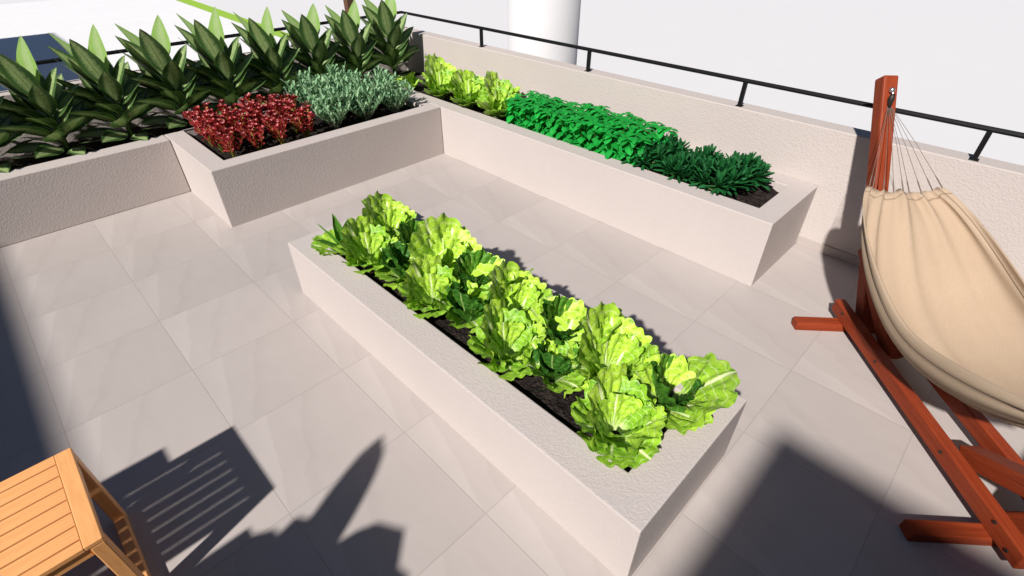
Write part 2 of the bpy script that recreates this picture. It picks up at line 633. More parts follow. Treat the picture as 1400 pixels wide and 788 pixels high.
w = bpy.data.worlds.new('World')
scene.world = w
w.use_nodes = True
wn = w.node_tree
wn.nodes.clear()
sky = wn.nodes.new('ShaderNodeTexSky')
sky.sky_type = 'NISHITA'
sky.sun_disc = False
sky.air_density = 0.75
sky.dust_density = 0.2
sky.ozone_density = 2.5
sky.sun_elevation = math.asin(-SUN.z)
sky.sun_rotation = math.atan2(-SUN.x, -SUN.y)
bg = wn.nodes.new('ShaderNodeBackground')
bg.inputs['Strength'].default_value = 0.05
wo = wn.nodes.new('ShaderNodeOutputWorld')
wn.links.new(sky.outputs[0], bg.inputs[0])
wn.links.new(bg.outputs[0], wo.inputs[0])

vs = scene.view_settings
vs.view_transform = 'Standard'
vs.look = 'None'
vs.exposure = 0.33
vs.gamma = 1.0
vs.use_curve_mapping = False

# ------------------------------------------------------------------ setting
G = -1.6
XR, XRO = 1.888, 1.962          # right parapet, inner and outer face
YL, YLO = 2.805, 2.880          # left parapet
ZP = 0.424
HB = 0.234                      # height of the built-in planters

slab('terrace_floor', P(-4.6, -3.2, G), P(XR + 0.03, YL + 0.03, 0), M['tiles']).__setitem__('kind', 'structure')

bm = bmesh.new()
bmesh.ops.create_grid(bm, x_segments=1, y_segments=1, size=600)
g = link('ground', bm, M['pale'], loc=(0, 0, G * S))
struct(g)
bm = bmesh.new()
bm.faces.new([bm.verts.new(P(*q)) for q in ((-40, 3.2, 0), (5.40, 3.2, 0), (5.47, 6, 0), (6.11, 26, 0), (-40, 26, 0))])
struct(link('paved_yard', bm, M['yard'], loc=(0, 0, G * S + 0.002)))
bm = bmesh.new()
x0, x1 = 5.64, 5.98
v = [bm.verts.new(P(*q)) for q in ((5.50, 6, 0), (5.80, 6, 0), (6.60, 26, 0), (6.14, 26, 0))]
bm.faces.new(v)
struct(link('lawn_strip', bm, M['lawn'], loc=(0, 0, G * S + 0.004)))

# parapets
t = thing('parapet_wall', 'low pale stucco wall running behind the right planter and the hammock', 'wall', P(XR, 0, 0))
slabo = slab('wall', (0, -3.2 * S, 0), ((XRO - XR) * S, YLO * S, ZP * S), M['wallst'], t, 0.006)
slab('skirting', (-0.012, -3.2 * S, 0), (0.0, 0.386 * S, 0.034 * S), M['skirt'], t, 0.002)
t = thing('parapet_wall', 'low stucco wall behind the row of tall variegated plants', 'wall', P(0, YL, 0))
slab('wall', (-2.2 * S, 0, 0), ((XR - 0.001) * S, (YLO - YL) * S, ZP * S), M['wallst'], t, 0.006)

# handrail
ZR = 0.512
XRAIL, YRAIL = 1.912, 2.832
t = thing('handrail', 'thin black metal handrail on short posts along the top of the walls', 'railing', P(XRAIL, YRAIL, ZP))
for a, b in (((0, -6.0, 0), (0, 0, 0)), ((0.0, 0, 0), (-4.1, 0, 0))):
    bm = bmesh.new()
    r = (0.0110 if b[1] else 0.0075) * S
    tube_bm(bm, [Vector(a) * S + Vector((0, 0, (ZR - ZP) * S)), Vector(b) * S + Vector((0, 0, (ZR - ZP) * S))], r, 12)
    link('rail', bm, M['black'], t, smooth=False)


def rail_post(x, y):
    bm = bmesh.new()
    rr = 0.0068 * S
    box_bm(bm, ((x - XRAIL) * S - rr, (y - YRAIL) * S - rr, 0), ((x - XRAIL) * S + rr, (y - YRAIL) * S + rr, (ZR - ZP) * S), 0.002)
    o = link('post', bm, M['black'], t)
    bm = bmesh.new()
    box_bm(bm, ((x - XRAIL) * S - 0.024, (y - YRAIL) * S - 0.024, 0.0), ((x - XRAIL) * S + 0.024, (y - YRAIL) * S + 0.024, 0.005), 0.001)
    link('base_plate', bm, M['black'], o)


for k in range(7):
    rail_post(XRAIL, 2.135 - 0.6985 * k)
for k in range(5):
    rail_post(1.22 - 0.7 * k, YRAIL)


# ------------------------------------------------------------------ planters
def ring_planter(name, label, X0, Y0, X1, Y1, H, tk, soil_z, open_back=None):
    """four-walled box with a soil bed; tk = (left, near, right, far) wall thickness; 0 = no wall"""
    t = thing(name, label, 'planter', P(X0, Y0, 0))
    l, nr, rt, fr = tk
    bm = bmesh.new()
    ox, oy = (X1 - X0) * S, (Y1 - Y0) * S
    outer = [(0, 0), (ox, 0), (ox, oy), (0, oy)]
    inner = [(l * S, nr * S), (ox - rt * S, nr * S), (ox - rt * S, oy - fr * S), (l * S, oy - fr * S)]
    hs = H * S
    vo0 = [bm.verts.new((x, y, 0)) for x, y in outer]
    vo1 = [bm.verts.new((x, y, hs)) for x, y in outer]
    vi0 = [bm.verts.new((x, y, 0)) for x, y in inner]
    vi1 = [bm.verts.new((x, y, hs)) for x, y in inner]
    for k in range(4):
        j = (k + 1) % 4
        bm.faces.new((vo0[k], vo0[j], vo1[j], vo1[k]))
        bm.faces.new((vi0[j], vi0[k], vi1[k], vi1[j]))
        bm.faces.new((vo1[k], vo1[j], vi1[j], vi1[k]))
    es = [e for e in bm.edges if (e.verts[0].co.z > hs * 0.5 or e.verts[1].co.z > hs * 0.5)
          and not (e.verts[0] in vo1 and e.verts[1] in vi1) and not (e.verts[0] in vi1 and e.verts[1] in vo1)]
    bmesh.ops.bevel(bm, geom=es, offset=0.007, segments=2, affect='EDGES', profile=0.6)
    link('box', bm, M['stucco'], t)
    soil_bed(t, inner, soil_z * S)
    return t


def soil_bed(t, rect, z):
    (ax, ay), _, (bx, by), _ = rect
    nx = max(2, int((bx - ax) / 0.03))
    ny = max(2, int((by - ay) / 0.03))
    bm = bmesh.new()
    rr = random.Random(int((ax + by) * 1000))
    vv = [[bm.verts.new((ax + (bx - ax) * i / nx, ay + (by - ay) * j / ny, z + rr.uniform(-0.007, 0.007) +
                         0.008 * math.sin(i * 0.7) * math.cos(j * 0.5))) for j in range(ny + 1)] for i in range(nx + 1)]
    for i in range(nx):
        for j in range(ny):
            bm.faces.new((vv[i][j], vv[i + 1][j], vv[i + 1][j + 1], vv[i][j + 1]))
    link('soil', bm, M['soil'], t, smooth=True)


CZ = 0.188
ring_planter('planter', 'free-standing oblong stucco planter of lettuces in the middle of the floor',
             0.444, 0.148, 0.838, 1.411, CZ, (0.078, 0.078, 0.078, 0.078), CZ - 0.028)
ring_planter('planter', 'long stucco planter against the right wall, holding basil and dark bushes',
             1.508, 0.389, XR - 0.002, 2.53, HB, (0.075, 0.075, 0.073, 0.001), HB - 0.028)
ring_planter('planter', 'stucco planter jutting out at the corner, holding red and grey-green plants',
             0.444, 1.996, 1.506, 2.53, HB, (0.075, 0.075, 0.050, 0.001), HB - 0.028)

t = thing('planter', 'narrow stucco planter along the far wall, holding the tall variegated plants', 'planter', P(0, 2.447, 0))
slab('front_wall', (-2.0 * S, 0, 0), (0.442 * S, 0.083 * S, HB * S), M['stucco'], t, 0.007)
soil_bed(t, [(-2.0 * S, 0.083 * S), (0, 0), ((XR - 0.004) * S, (YL - 2.448) * S), (0, 0)], (HB - 0.032) * S)


# ------------------------------------------------------------------ lettuces
def make_lettuce(seed, label, fan=False):
    rnd = random.Random(seed)
    t = thing('lettuce', label, 'lettuce', (0, 0, 0))

    def put(name, lst, mat='lettuce'):
        bm = bmesh.new()
        lay = leaf_layers(bm)
        for az, pt, L, half, bend, cup in lst:
            a = math.radians(az + rnd.uniform(-9, 9))
            r0 = 0.024
            fan_leaf(bm, lay, (r0 * math.cos(a), r0 * math.sin(a), 0.012), a, math.radians(pt + rnd.uniform(-5, 5)), L * rnd.uniform(0.94, 1.06),
                     half, bend, cup, rnd.uniform(0.035, 0.055), rnd.uniform(-.35, .35), nv=12, nu=40, rnd=rnd)
        link(name, bm, M[mat], t, smooth=True)
    if fan:
        put('outer_leaves', [(-42, 42, .285, 1.30, -.25, .08), (118, 62, .20, 1.0, -.25, .30), (52, 64, .20, 0.95, -.25, .3), (196, 50, .20, 1.05, -.5, .3),
                             (-122, 44, .205, 1.05, -.55, .25), (-92, 56, .18, 0.9, -.4, .4)])
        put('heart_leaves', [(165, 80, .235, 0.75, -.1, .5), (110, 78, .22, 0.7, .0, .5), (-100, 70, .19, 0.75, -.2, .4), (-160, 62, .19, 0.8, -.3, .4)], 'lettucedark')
    else:
        put('outer_leaves', [(122, 76, .290, 1.05, -.20, .25), (62, 66, .235, 1.0, -.3, .3), (180, 58, .22, 1.05, -.5, .3), (-140, 50, .205, 1.1, -.6, .25),
                             (-92, 50, .20, 1.0, -.6, .3), (-35, 58, .215, 1.0, -.35, .3), (15, 60, .20, 1.0, -.3, .3)])
        put('heart_leaves', [(150, 78, .215, 0.9, -.1, .4), (-110, 70, .165, 0.9, -.25, .4), (75, 80, .20, 0.85, .0, .5)])
    return t


protos = []
GL = 'lettuces in the free-standing planter'
spots = []
for k, (x, y) in enumerate(((0.698, 1.240), (0.704, 1.115), (0.700, 0.965), (0.708, 0.840), (0.704, 0.690), (0.708, 0.550), (0.708, 0.405), (0.715, 0.268))):
    spots.append((x, y, 'right row', k, 8, k % 2))
for k, (x, y) in enumerate(((0.572, 1.150), (0.612, 1.040), (0.582, 0.870), (0.620, 0.775), (0.586, 0.600), (0.618, 0.490), (0.588, 0.300))):
    spots.append((x, y, 'left row', k, 7, 2 + (k % 2)))
z0 = (CZ - 0.03) * S
for i, (x, y, row, k, nn, ty) in enumerate(spots):
    if k == 0:
        wh = 'at the far end'
    elif k == nn - 1:
        wh = 'at the near end'
    else:
        wh = ORD[k] + ' from the far end'
    lab = 'frilly %s lettuce in the middle planter, %s, %s' % ('fan-leaved' if ty in (1, 3) else 'upright', row, wh)
    loc = P(x, y) + Vector((0, 0, z0 + R.uniform(-0.012, 0.012)))
    if len(protos) <= ty or k < 2 and row == 'left row' and len(protos) < 4:
        o = make_lettuce(11 + i, lab, ty in (1, 3))
        protos.append(o)
        o['group'] = GL
        o.location = loc
    else:
        dup(protos[ty], loc, R.uniform(-0.5, 0.5) + (0.9 if ty == 3 else 0), lab, GL, R.uniform(0.94, 1.10) * (1.07 if row == 'right row' else 0.98))
# small dark plant in the far left corner
rnd = random.Random(31)
dkl = thing('lettuce', 'small dark spiky lettuce tucked in the far left corner of the middle planter', 'lettuce', P(0.556, 1.280) + Vector((0, 0, z0 - 0.005)), 0, GL)
bm = bmesh.new()
lay = leaf_layers(bm)
for az, pt, L in ((150, 35, .20), (-150, 40, .17), (100, 50, .17)):
    fan_leaf(bm, lay, (0, 0, 0.01), math.radians(az), math.radians(pt), L, 1.0, -.3, .2, .045, nv=10, nu=30, rnd=rnd)
link('outer_leaves', bm, M['lettuce'], dkl, smooth=True)
bm = bmesh.new()
lay = leaf_layers(bm)
for az, pt, L, W, ro in ((-20, 74, .25, .075, .8), (140, 66, .25, .07, .7), (30, 62, .22, .07, .6), (-80, 60, .20, .07, .2), (80, 80, .26, .07, .3), (170, 50, .22, .06, .8)):
    leaf(bm, lay, (0, 0, 0.01), math.radians(az), math.radians(pt), L, W, -.2, .35, .05, 3, 10, 4, None, ro, rnd=rnd)
link('spiky_leaves', bm, M['lettucedark'], dkl, smooth=True)

GR = 'lettuces in the right planter'
zb = (HB - 0.03) * S
for k, (x, y, lab) in enumerate((
        (1.745, 2.28, 'yellow-green lettuce beside the last tall plant, touching the right wall'),
        (1.745, 2.05, 'yellow-green lettuce, middle one of the row against the right wall'),
        (1.745, 1.83, 'yellow-green lettuce against the right wall, next to the basil'),
        (1.655, 2.17, 'lettuce on the front edge of the right planter, nearest the grey-green shrubs'),
        (1.655, 1.95, 'lettuce in the middle of the front edge row of the right planter'),
        (1.650, 1.74, 'lettuce on the front edge, half hidden against the first basil plants'))):
    dup(protos[k % 4 if k < 3 else 2], P(x, y) + Vector((0, 0, zb)), R.uniform(-.5, .5), lab, GR, 1.22)
dup(protos[2], P(1.60, 2.40) + Vector((0, 0, zb)), 3.0, 'small lettuce at the back corner between the grey-green shrubs and tall plants', GR, 0.75)


# ------------------------------------------------------------------ tall variegated plants
def make_dumb(label):
    rnd = random.Random(5)
    t = thing('variegated_plant', label, 'plant', (0, 0, 0))
    bm = bmesh.new()
    tube_bm(bm, [(0, 0, -0.01), (0.005, 0, 0.2), (0.0, 0.01, 0.42), (0.012, 0.0, 0.60)], [0.022, 0.020, 0.016, 0.008], 8)
    link('stem', bm, M['stem'], t, smooth=True)

    def pr(v):
        if v < 0.16:
            return 0.10
        q = (v - 0.16) / 0.84
        return max(0.0, math.sin(PI * q ** 0.80)) ** 0.85 * (1 - 0.15 * q) + 0.02
    # azimuths: image left is about 135 deg, image right -45, towards the eye -135
    # (azimuth, pitch, length, width, height on the stem, bend, roll)
    up = [(150, 60, 0.46, 0.14, 0.50, -0.05, 0.9), (-25, 80, 0.40, 0.16, 0.54, -0.05, 1.0), (70, 78, 0.30, 0.13, 0.52, 0.1, 0.2)]
    for az, pt, L, W, z, bend, ro in up:
        bm = bmesh.new()
        lay = leaf_layers(bm)
        leaf(bm, lay, (0.005, 0, z), math.radians(az), math.radians(pt), L, W, bend, 0.15, 0.02, 2, 12, 4, pr, ro, rnd=rnd)
        link('sunlit_young_leaf', bm, M['dumblit'], t, smooth=True)
    mid = [(75, 64, 0.42, 0.18, 0.38, -0.1, 0.3), (165, 62, 0.48, 0.17, 0.40, -0.15, 0.9), (-140, 74, 0.46, 0.20, 0.42, -0.15, 0.35), (-35, 66, 0.40, 0.16, 0.36, -0.3, 0.8),
           (140, 56, 0.48, 0.18, 0.32, -0.2, 0.6), (-95, 66, 0.38, 0.18, 0.30, -0.3, -0.3), (110, 52, 0.44, 0.17, 0.28, -0.2, 0.4), (168, 50, 0.46, 0.16, 0.26, -0.2, 0.7),
           (-20, 56, 0.40, 0.16, 0.27, -0.4, 0.5), (30, 60, 0.42, 0.17, 0.27, -0.3, 0.4), (-125, 48, 0.36, 0.18, 0.22, -0.5, 0.0), (-165, 50, 0.42, 0.18, 0.26, -0.4, 0.4)]
    for az, pt, L, W, z, bend, ro in mid:
        bm = bmesh.new()
        lay = leaf_layers(bm)
        leaf(bm, lay, (0, 0, z), math.radians(az), math.radians(pt), L * 1.03, W * 0.95, bend, 0.12, 0.03, 2, 12, 4, pr, ro, rnd=rnd)
        link('leaf', bm, M['dumb'], t, smooth=True)
    low = [(-165, 44, 0.42, 0.16, 0.14, -0.5), (-110, 40, 0.38, 0.16, 0.12, -0.5), (-60, 46, 0.38, 0.16, 0.15, -0.5), (-5, 40, 0.40, 0.16, 0.15, -0.5),
           (45, 44, 0.40, 0.16, 0.17, -0.5), (155, 46, 0.46, 0.16, 0.16, -0.4), (-140, 18, 0.32, 0.14, 0.08, -0.4), (-30, 16, 0.32, 0.14, 0.07, -0.4),
           (180, 56, 0.44, 0.16, 0.18, -0.4), (20, 22, 0.36, 0.14, 0.09, -0.4), (-80, 12, 0.28, 0.13, 0.06, -0.3), (130, 22, 0.36, 0.14, 0.09, -0.4),
           (-130, 54, 0.40, 0.17, 0.20, -0.5), (90, 36, 0.38, 0.15, 0.13, -0.5), (-20, 62, 0.40, 0.15, 0.18, -0.3), (120, 62, 0.44, 0.15, 0.18, -0.2),
           (-175, 24, 0.38, 0.14, 0.07, -0.4), (0, 58, 0.38, 0.14, 0.12, -0.4)]
    for az, pt, L, W, z, bend in low:
        bm = bmesh.new()
        lay = leaf_layers(bm)
        leaf(bm, lay, (0, 0, z), math.radians(az), math.radians(pt), L * 1.05, W * 1.1, bend, 0.12, 0.03, 2, 10, 4, pr, rnd.uniform(-.5, .5), rnd=rnd)
        link('leaf', bm, M['dumb'], t, smooth=True)
    bm = bmesh.new()
    lay = leaf_layers(bm)
    leaf(bm, lay, (0.055, -0.085, 0.055), math.radians(-120), math.radians(-25), 0.10, 0.045, -0.5, 0.5, 0.05, 2, 6, 4, rnd=rnd)
    leaf(bm, lay, (0.055, -0.08, 0.075), math.radians(-40), math.radians(0), 0.12, 0.03, -0.4, 0.6, 0.05, 2, 6, 4, rnd=rnd)
    link('withered_leaf', bm, M['dry'], t, smooth=True)
    return t


GD = 'tall variegated plants along the far wall'
dumb0 = None
for k in range(9):
    x = -0.10 + 0.2235 * k
    if k == 0:
        lab = 'tall variegated plant cut by the left edge, first of the far row'
    elif k == 8:
        lab = 'tall variegated plant at the corner where the walls meet, last of the far row'
    else:
        lab = 'tall dark green variegated plant, %s from the left in the far row' % ORD[k]
    loc = P(x, 2.640) + Vector((0, 0, (HB - 0.035) * S))
    if dumb0 is None:
        dumb0 = make_dumb(lab)
        dumb0.location = loc
        dumb0['group'] = GD
        dumb0.scale = (1.0,) * 3
    else:
        dup(dumb0, loc, R.uniform(-0.22, 0.22), lab, GD, R.uniform(0.97, 1.05))


# ------------------------------------------------------------------ basil
def make_basil(seed, label):
    rnd = random.Random(seed)
    t = thing('basil_plant', label, 'plant')
    bs = bmesh.new()
    bm = bmesh.new()
    lay = leaf_layers(bm)

    def pr(v):
        return max(0.0, math.sin(PI * v ** 0.75)) ** 0.7
    for s in range(5):
        a = 1.2566 * s + rnd.uniform(-.4, .4)
        r0 = rnd.uniform(0.022, 0.046)
        bx, by = r0 * math.cos(a), r0 * math.sin(a)
        H = rnd.uniform(0.235, 0.265)
        tx, ty = bx * 1.9, by * 1.9
        tube_bm(bs, [(bx * .5, by * .5, -0.01), (tx, ty, H)], [0.004, 0.002], 5)
        tiers = 5
        for q in range(tiers):
            f = (q + 0.6) / tiers
            c = Vector((bx * .5, by * .5, 0)).lerp(Vector((tx, ty, H)), f)
            az = a + q * PI / 2 + rnd.uniform(-.3, .3)
            for w in (0, PI):
                L = rnd.uniform(0.105, 0.145) * (1.0 - 0.30 * f)
                leaf(bm, lay, c, az + w + rnd.uniform(-.2, .2), rnd.uniform(-0.3, 0.2) + 0.25 * f, L, L * 0.62, rnd.uniform(-1.8, -1.1), -0.25, 0.0,
                     2, 6, 4, pr, rnd.uniform(-.3, .3), rnd=rnd)
        for w in range(3):
            leaf(bm, lay, (tx, ty, H - 0.004), w * 2.1 + a, 0.55, 0.075, 0.045, -1.6, -0.2, 0, 2, 5, 2, pr, rnd=rnd)
    link('stems', bs, M['stem'], t)
    link('foliage', bm, M['basil'], t, smooth=True)
    return t


GB = 'basil plants in the right planter'
bas = []
rown = ['front row', 'middle row', 'back row by the wall']
i = 0
for rrow, x in enumerate((1.618, 1.692, 1.766)):
    for k in range(9):
        y = 1.600 - 0.079 * k + R.uniform(-.012, .012)
        lab = 'bright green basil, %s, %s from the lettuces' % (rown[rrow], ORD[k])
        loc = P(x + R.uniform(-.008, .008), y) + Vector((0, 0, zb))
        if i < 4:
            o = make_basil(40 + i, lab)
            o.location = loc
            o['group'] = GB
            bas.append(o)
        else:
            dup(bas[i % 4], loc, R.uniform(0, 6.28), lab, GB, R.uniform(0.96, 1.12))
        i += 1


# ------------------------------------------------------------------ dark finger-leaved bushes
def make_dark(seed, label):
    rnd = random.Random(seed)
    t = thing('dark_bush', label, 'plant')
    bs = bmesh.new()
    bm = bmesh.new()
    lay = leaf_layers(bm)

    def pr(v):
        return 0.45 + 0.55 * math.sin(PI * min(1, v * 0.62 + 0.05)) if v < 0.98 else 0.5
    heads = [(0, 0, 0.10)]
    for k in range(7):
        a = 2 * PI * k / 7 + rnd.uniform(-.2, .2)
        heads.append((0.075 * math.cos(a), 0.075 * math.sin(a), rnd.uniform(0.05, 0.085)))
    for hx, hy, hz in heads:
        tube_bm(bs, [(hx * .2, hy * .2, -0.01), (hx * .7, hy * .7, hz * .6), (hx, hy, hz)], [0.008, 0.007, 0.005], 6)
        out = math.atan2(hy, hx)
        tilt = 0.0 if hx == 0 and hy == 0 else 0.75
        ax = Vector((math.cos(out) * math.sin(tilt), math.sin(out) * math.sin(tilt), math.cos(tilt)))
        q = Vector((0, 0, 1)).rotation_difference(ax)
        for m in range(24):
            az = m * 2.4
            pt = -0.1 + 1.5 * (m / 24)
            d = q @ Vector((math.cos(az) * math.cos(pt), math.sin(az) * math.cos(pt), math.sin(pt)))
            if d.z < -0.35:
                continue
            leaf(bm, lay, (hx, hy, hz), math.atan2(d.y, d.x), math.asin(max(-1, min(1, d.z))), rnd.uniform(0.085, 0.115), 0.021, rnd.uniform(-.1, .3), 0.55, 0,
                 2, 6, 4, pr, rnd.uniform(-.4, .4), rnd=rnd)
    link('branches', bs, M['stem'], t)
    link('foliage', bm, M['dark'], t, smooth=True)
    return t


GK = 'dark bushes in the right planter'
for k, (x, y, lab) in enumerate((
        (1.648, 0.930, 'dark finger-leaved bush at the front edge, half against the basil'),
        (1.755, 0.900, 'dark finger-leaved bush by the wall, next to the basil'),
        (1.645, 0.785, 'dark finger-leaved bush at the front edge, middle of its row'),
        (1.757, 0.750, 'dark finger-leaved bush by the wall, middle of its row'),
        (1.648, 0.640, 'dark finger-leaved bush at the front edge, nearest the bare soil'),
        (1.752, 0.605, 'dark finger-leaved bush by the wall, nearest the bare soil'))):
    if k == 0:
        dk = make_dark(3, lab)
        dk.location = P(x, y) + Vector((0, 0, zb))
        dk['group'] = GK
        dk.scale = (1.22,) * 3
    else:
        dup(dk, P(x, y) + Vector((0, 0, zb)), k * 1.3, lab, GK, (1.22, 1.18, 1.12, 1.12, 1.30, 1.30)[k])


# ------------------------------------------------------------------ red plants
def make_red(seed, label):
    rnd = random.Random(seed)
    t = thing('red_leaf_plant', label, 'plant')
    bs = bmesh.new()
    ls = leaf_layers(bs)
    bm = bmesh.new()
    lay = leaf_layers(bm)

    def pr(v):
        return 0.30 + 0.70 * math.sin(PI * min(1.0, v * 0.85))
    for k in range(9):
        a = 2 * PI * k / 9 + rnd.uniform(-.3, .3)
        lean = rnd.uniform(0.12, 0.62) if k else 0
        H = rnd.uniform(0.19, 0.27)
        tip = Vector((math.cos(a) * H * math.sin(lean), math.sin(a) * H * math.sin(lean), H * math.cos(lean)))
        leaf(bs, ls, (0, 0, 0), a, PI / 2 - lean, H, 0.012, 0.0, 0.4, 0, 2, 5, 2, lambda v: 1.0, rnd=rnd)
        for q in range(11):
            f = 0.38 + 0.62 * q / 10
            c = tip * f
            az = q * 2.4 + a
            L = rnd.uniform(0.038, 0.056)
            leaf(bm, lay, c, az, rnd.uniform(0.3, 0.9), L, L * 0.52, rnd.uniform(-.2, .5), 0.6, 0.0, 2, 4, 2, pr, rnd.uniform(-.5, .5), rnd=rnd)
        for q in range(5):
            leaf(bm, lay, tip, q * 1.26 + a, 0.75, 0.036, 0.019, 0.3, 0.6, 0, 2, 4, 2, pr, rnd=rnd)
    link('stems', bs, M['redstem'], t, smooth=True)
    link('foliage', bm, M['red'], t, smooth=True)
    return t


GE = 'red-leaved plants in the corner planter'
reds = []
i = 0
rowd = ['front row', 'second row', 'third row', 'back row']
for rrow in range(4):
    for k in range(4):
        x = 0.562 + 0.104 * k + 0.012 * (rrow % 2) + R.uniform(-.012, .012)
        y = 2.118 + 0.098 * rrow + R.uniform(-.012, .012)
        lab = 'bushy plant with small red leaves, %s, %s from the planter\'s left end' % (rowd[rrow], ORD[k])
        loc = P(x, y) + Vector((0, 0, zb - 0.005))
        if i < 3:
            o = make_red(60 + i, lab)
            o.location = loc
            o['group'] = GE
            reds.append(o)
        else:
            dup(reds[i % 3], loc, R.uniform(0, 6), lab, GE, R.uniform(1.0, 1.16))
        i += 1


# ------------------------------------------------------------------ grey-green shrubs
def make_grey(seed, label):
    rnd = random.Random(seed)
    t = thing('grey_shrub', label, 'shrub')
    bs = bmesh.new()
    ls = leaf_layers(bs)
    bm = bmesh.new()
    lay = leaf_layers(bm)

    def pr(v):
        return 0.35 + 0.65 * math.sin(PI * min(1.0, v * 0.8))
    for k in range(26):
        a = k * 2.4
        lean = 0.08 + 0.80 * (k / 26) + rnd.uniform(-.1, .1)
        H = rnd.uniform(0.29, 0.38) * (1 - 0.15 * lean)
        d = Vector((math.cos(a) * math.sin(lean), math.sin(a) * math.sin(lean), math.cos(lean)))
        leaf(bs, ls, (0, 0, 0), a, PI / 2 - lean, H * 0.55, 0.020, 0.0, 0.5, 0, 2, 4, 2, lambda v: 1.0 - 0.3 * v, rnd=rnd)
        for q in range(17):
            f = 0.32 + 0.68 * q / 16
            az = q * 2.4 + k
            L = rnd.uniform(0.055, 0.085)
            leaf(bm, lay, d * H * f, az, rnd.uniform(0.75, 1.3), L, 0.022, rnd.uniform(-.5, .1), 0.5, 0, 2, 4, 2, pr, rnd=rnd)
    link('stems', bs, M['greybase'], t, smooth=True)
    link('foliage', bm, M['grey'], t, smooth=True)
    return t


GG = 'grey-green shrubs in the corner planter'
gs = []
i = 0
for rrow, y in enumerate((2.145, 2.30, 2.45)):
    for k in range(3 if rrow != 2 else 2):
        x = 1.035 + 0.155 * k + (0.05 if rrow == 1 else 0.02 * rrow)
        lab = 'grey-green feathery shrub, %s, %s' % (['front row', 'middle row', 'back row'][rrow],
              ['next to the red plants', 'second from the red plants', 'by the right planter'][k])
        loc = P(x, y) + Vector((0, 0, zb - 0.005))
        if i < 2:
            o = make_grey(80 + i, lab)
            o.location = loc
            o['group'] = GG
            gs.append(o)
        else:
            dup(gs[i % 2], loc, i * 1.1, lab, GG, R.uniform(0.9, 1.05))
        i += 1

# ------------------------------------------------------------------ hammock stand and hammock (frame: a along the stand, b across)
E1 = Vector((0.749, 0.663, 0)).normalized()
E2 = Vector((0.663, -0.749, 0)).normalized()
CA, CB = 0.875, 0.957
ORG = (E1 * CA + E2 * CB) * S
ANG = math.atan2(E1.y, E1.x)


def H(a, b, z):
    """stand coordinates -> local metres of a thing at the stand's centre whose x axis runs along it; +b is image right"""
    return Vector(((a - CA) * S, -(b - CB) * S, z * S))


st = thing('hammock_stand', 'red stained timber hammock stand with two leaning posts on long rails', 'hammock stand', (ORG.x, ORG.y, 0), ANG)
RW = M['redwood']
for b in (0.907, 1.026):
    o = beam('rail', H(0.488, b, 0.048), H(1.245, b, 0.048), 0.028 * S, 0.040 * S, RW, st, bev=0.006)
    for aa, zz in ((0.722, 0.052), (0.560, 0.060), (0.515, 0.042), (1.0, 0.05), (1.19, 0.055)):
        bm = bmesh.new()
        sgn = 1 if b < CB else -1
        yy = sgn * 0.014 * S
        tube_bm(bm, [((aa - 0.488) * S, yy - sgn * 0.004, (zz - 0.048) * S), ((aa - 0.488) * S, yy + sgn * 0.004, (zz - 0.048) * S)], 0.008, 10)
        link('bolt', bm, M['darkbolt'], o)
for a, b0 in ((0.560, 0.748), (1.188, 0.768)):
    beam('foot', H(a, b0, 0.0145), H(a, 1.170, 0.0145), 0.033 * S, 0.028 * S, RW, st, bev=0.006)
posts = []
for sgn in (1, -1):
    a_b, a_t = CA + sgn * 0.290, CA + sgn * 0.672
    pb, pt = H(a_b, CB, 0.022), H(a_t, CB, 0.622)
    o = beam('post', pb, pt, 0.042 * S, 0.040 * S, RW, st, bev=0.010, up=Vector((0, 1, 0)))
    # face plate lies in the stand's plane
    beam('brace', H(CA + sgn * 0.150, CB, 0.045), H(CA + sgn * 0.425, CB, 0.215), 0.042 * S, 0.045 * S, RW, st, bev=0.006,
         up=Vector((0, 1, 0)))
    bm = bmesh.new()
    hp = H(a_t - sgn * 0.046, CB, 0.600)
    bmesh.ops.create_uvsphere(bm, u_segments=12, v_segments=8, radius=0.016, matrix=Matrix.Translation(hp))
    tube_bm(bm, [hp + Vector((sgn * 0.06, 0, 0.01)), hp, hp + Vector((-sgn * 0.02, 0, -0.012)), hp + Vector((-sgn * 0.022, 0, -0.04))], 0.007, 8)
    link('hook', bm, M['steel'], st, smooth=True)
    posts.append((sgn, a_t - sgn * 0.058, 0.580))

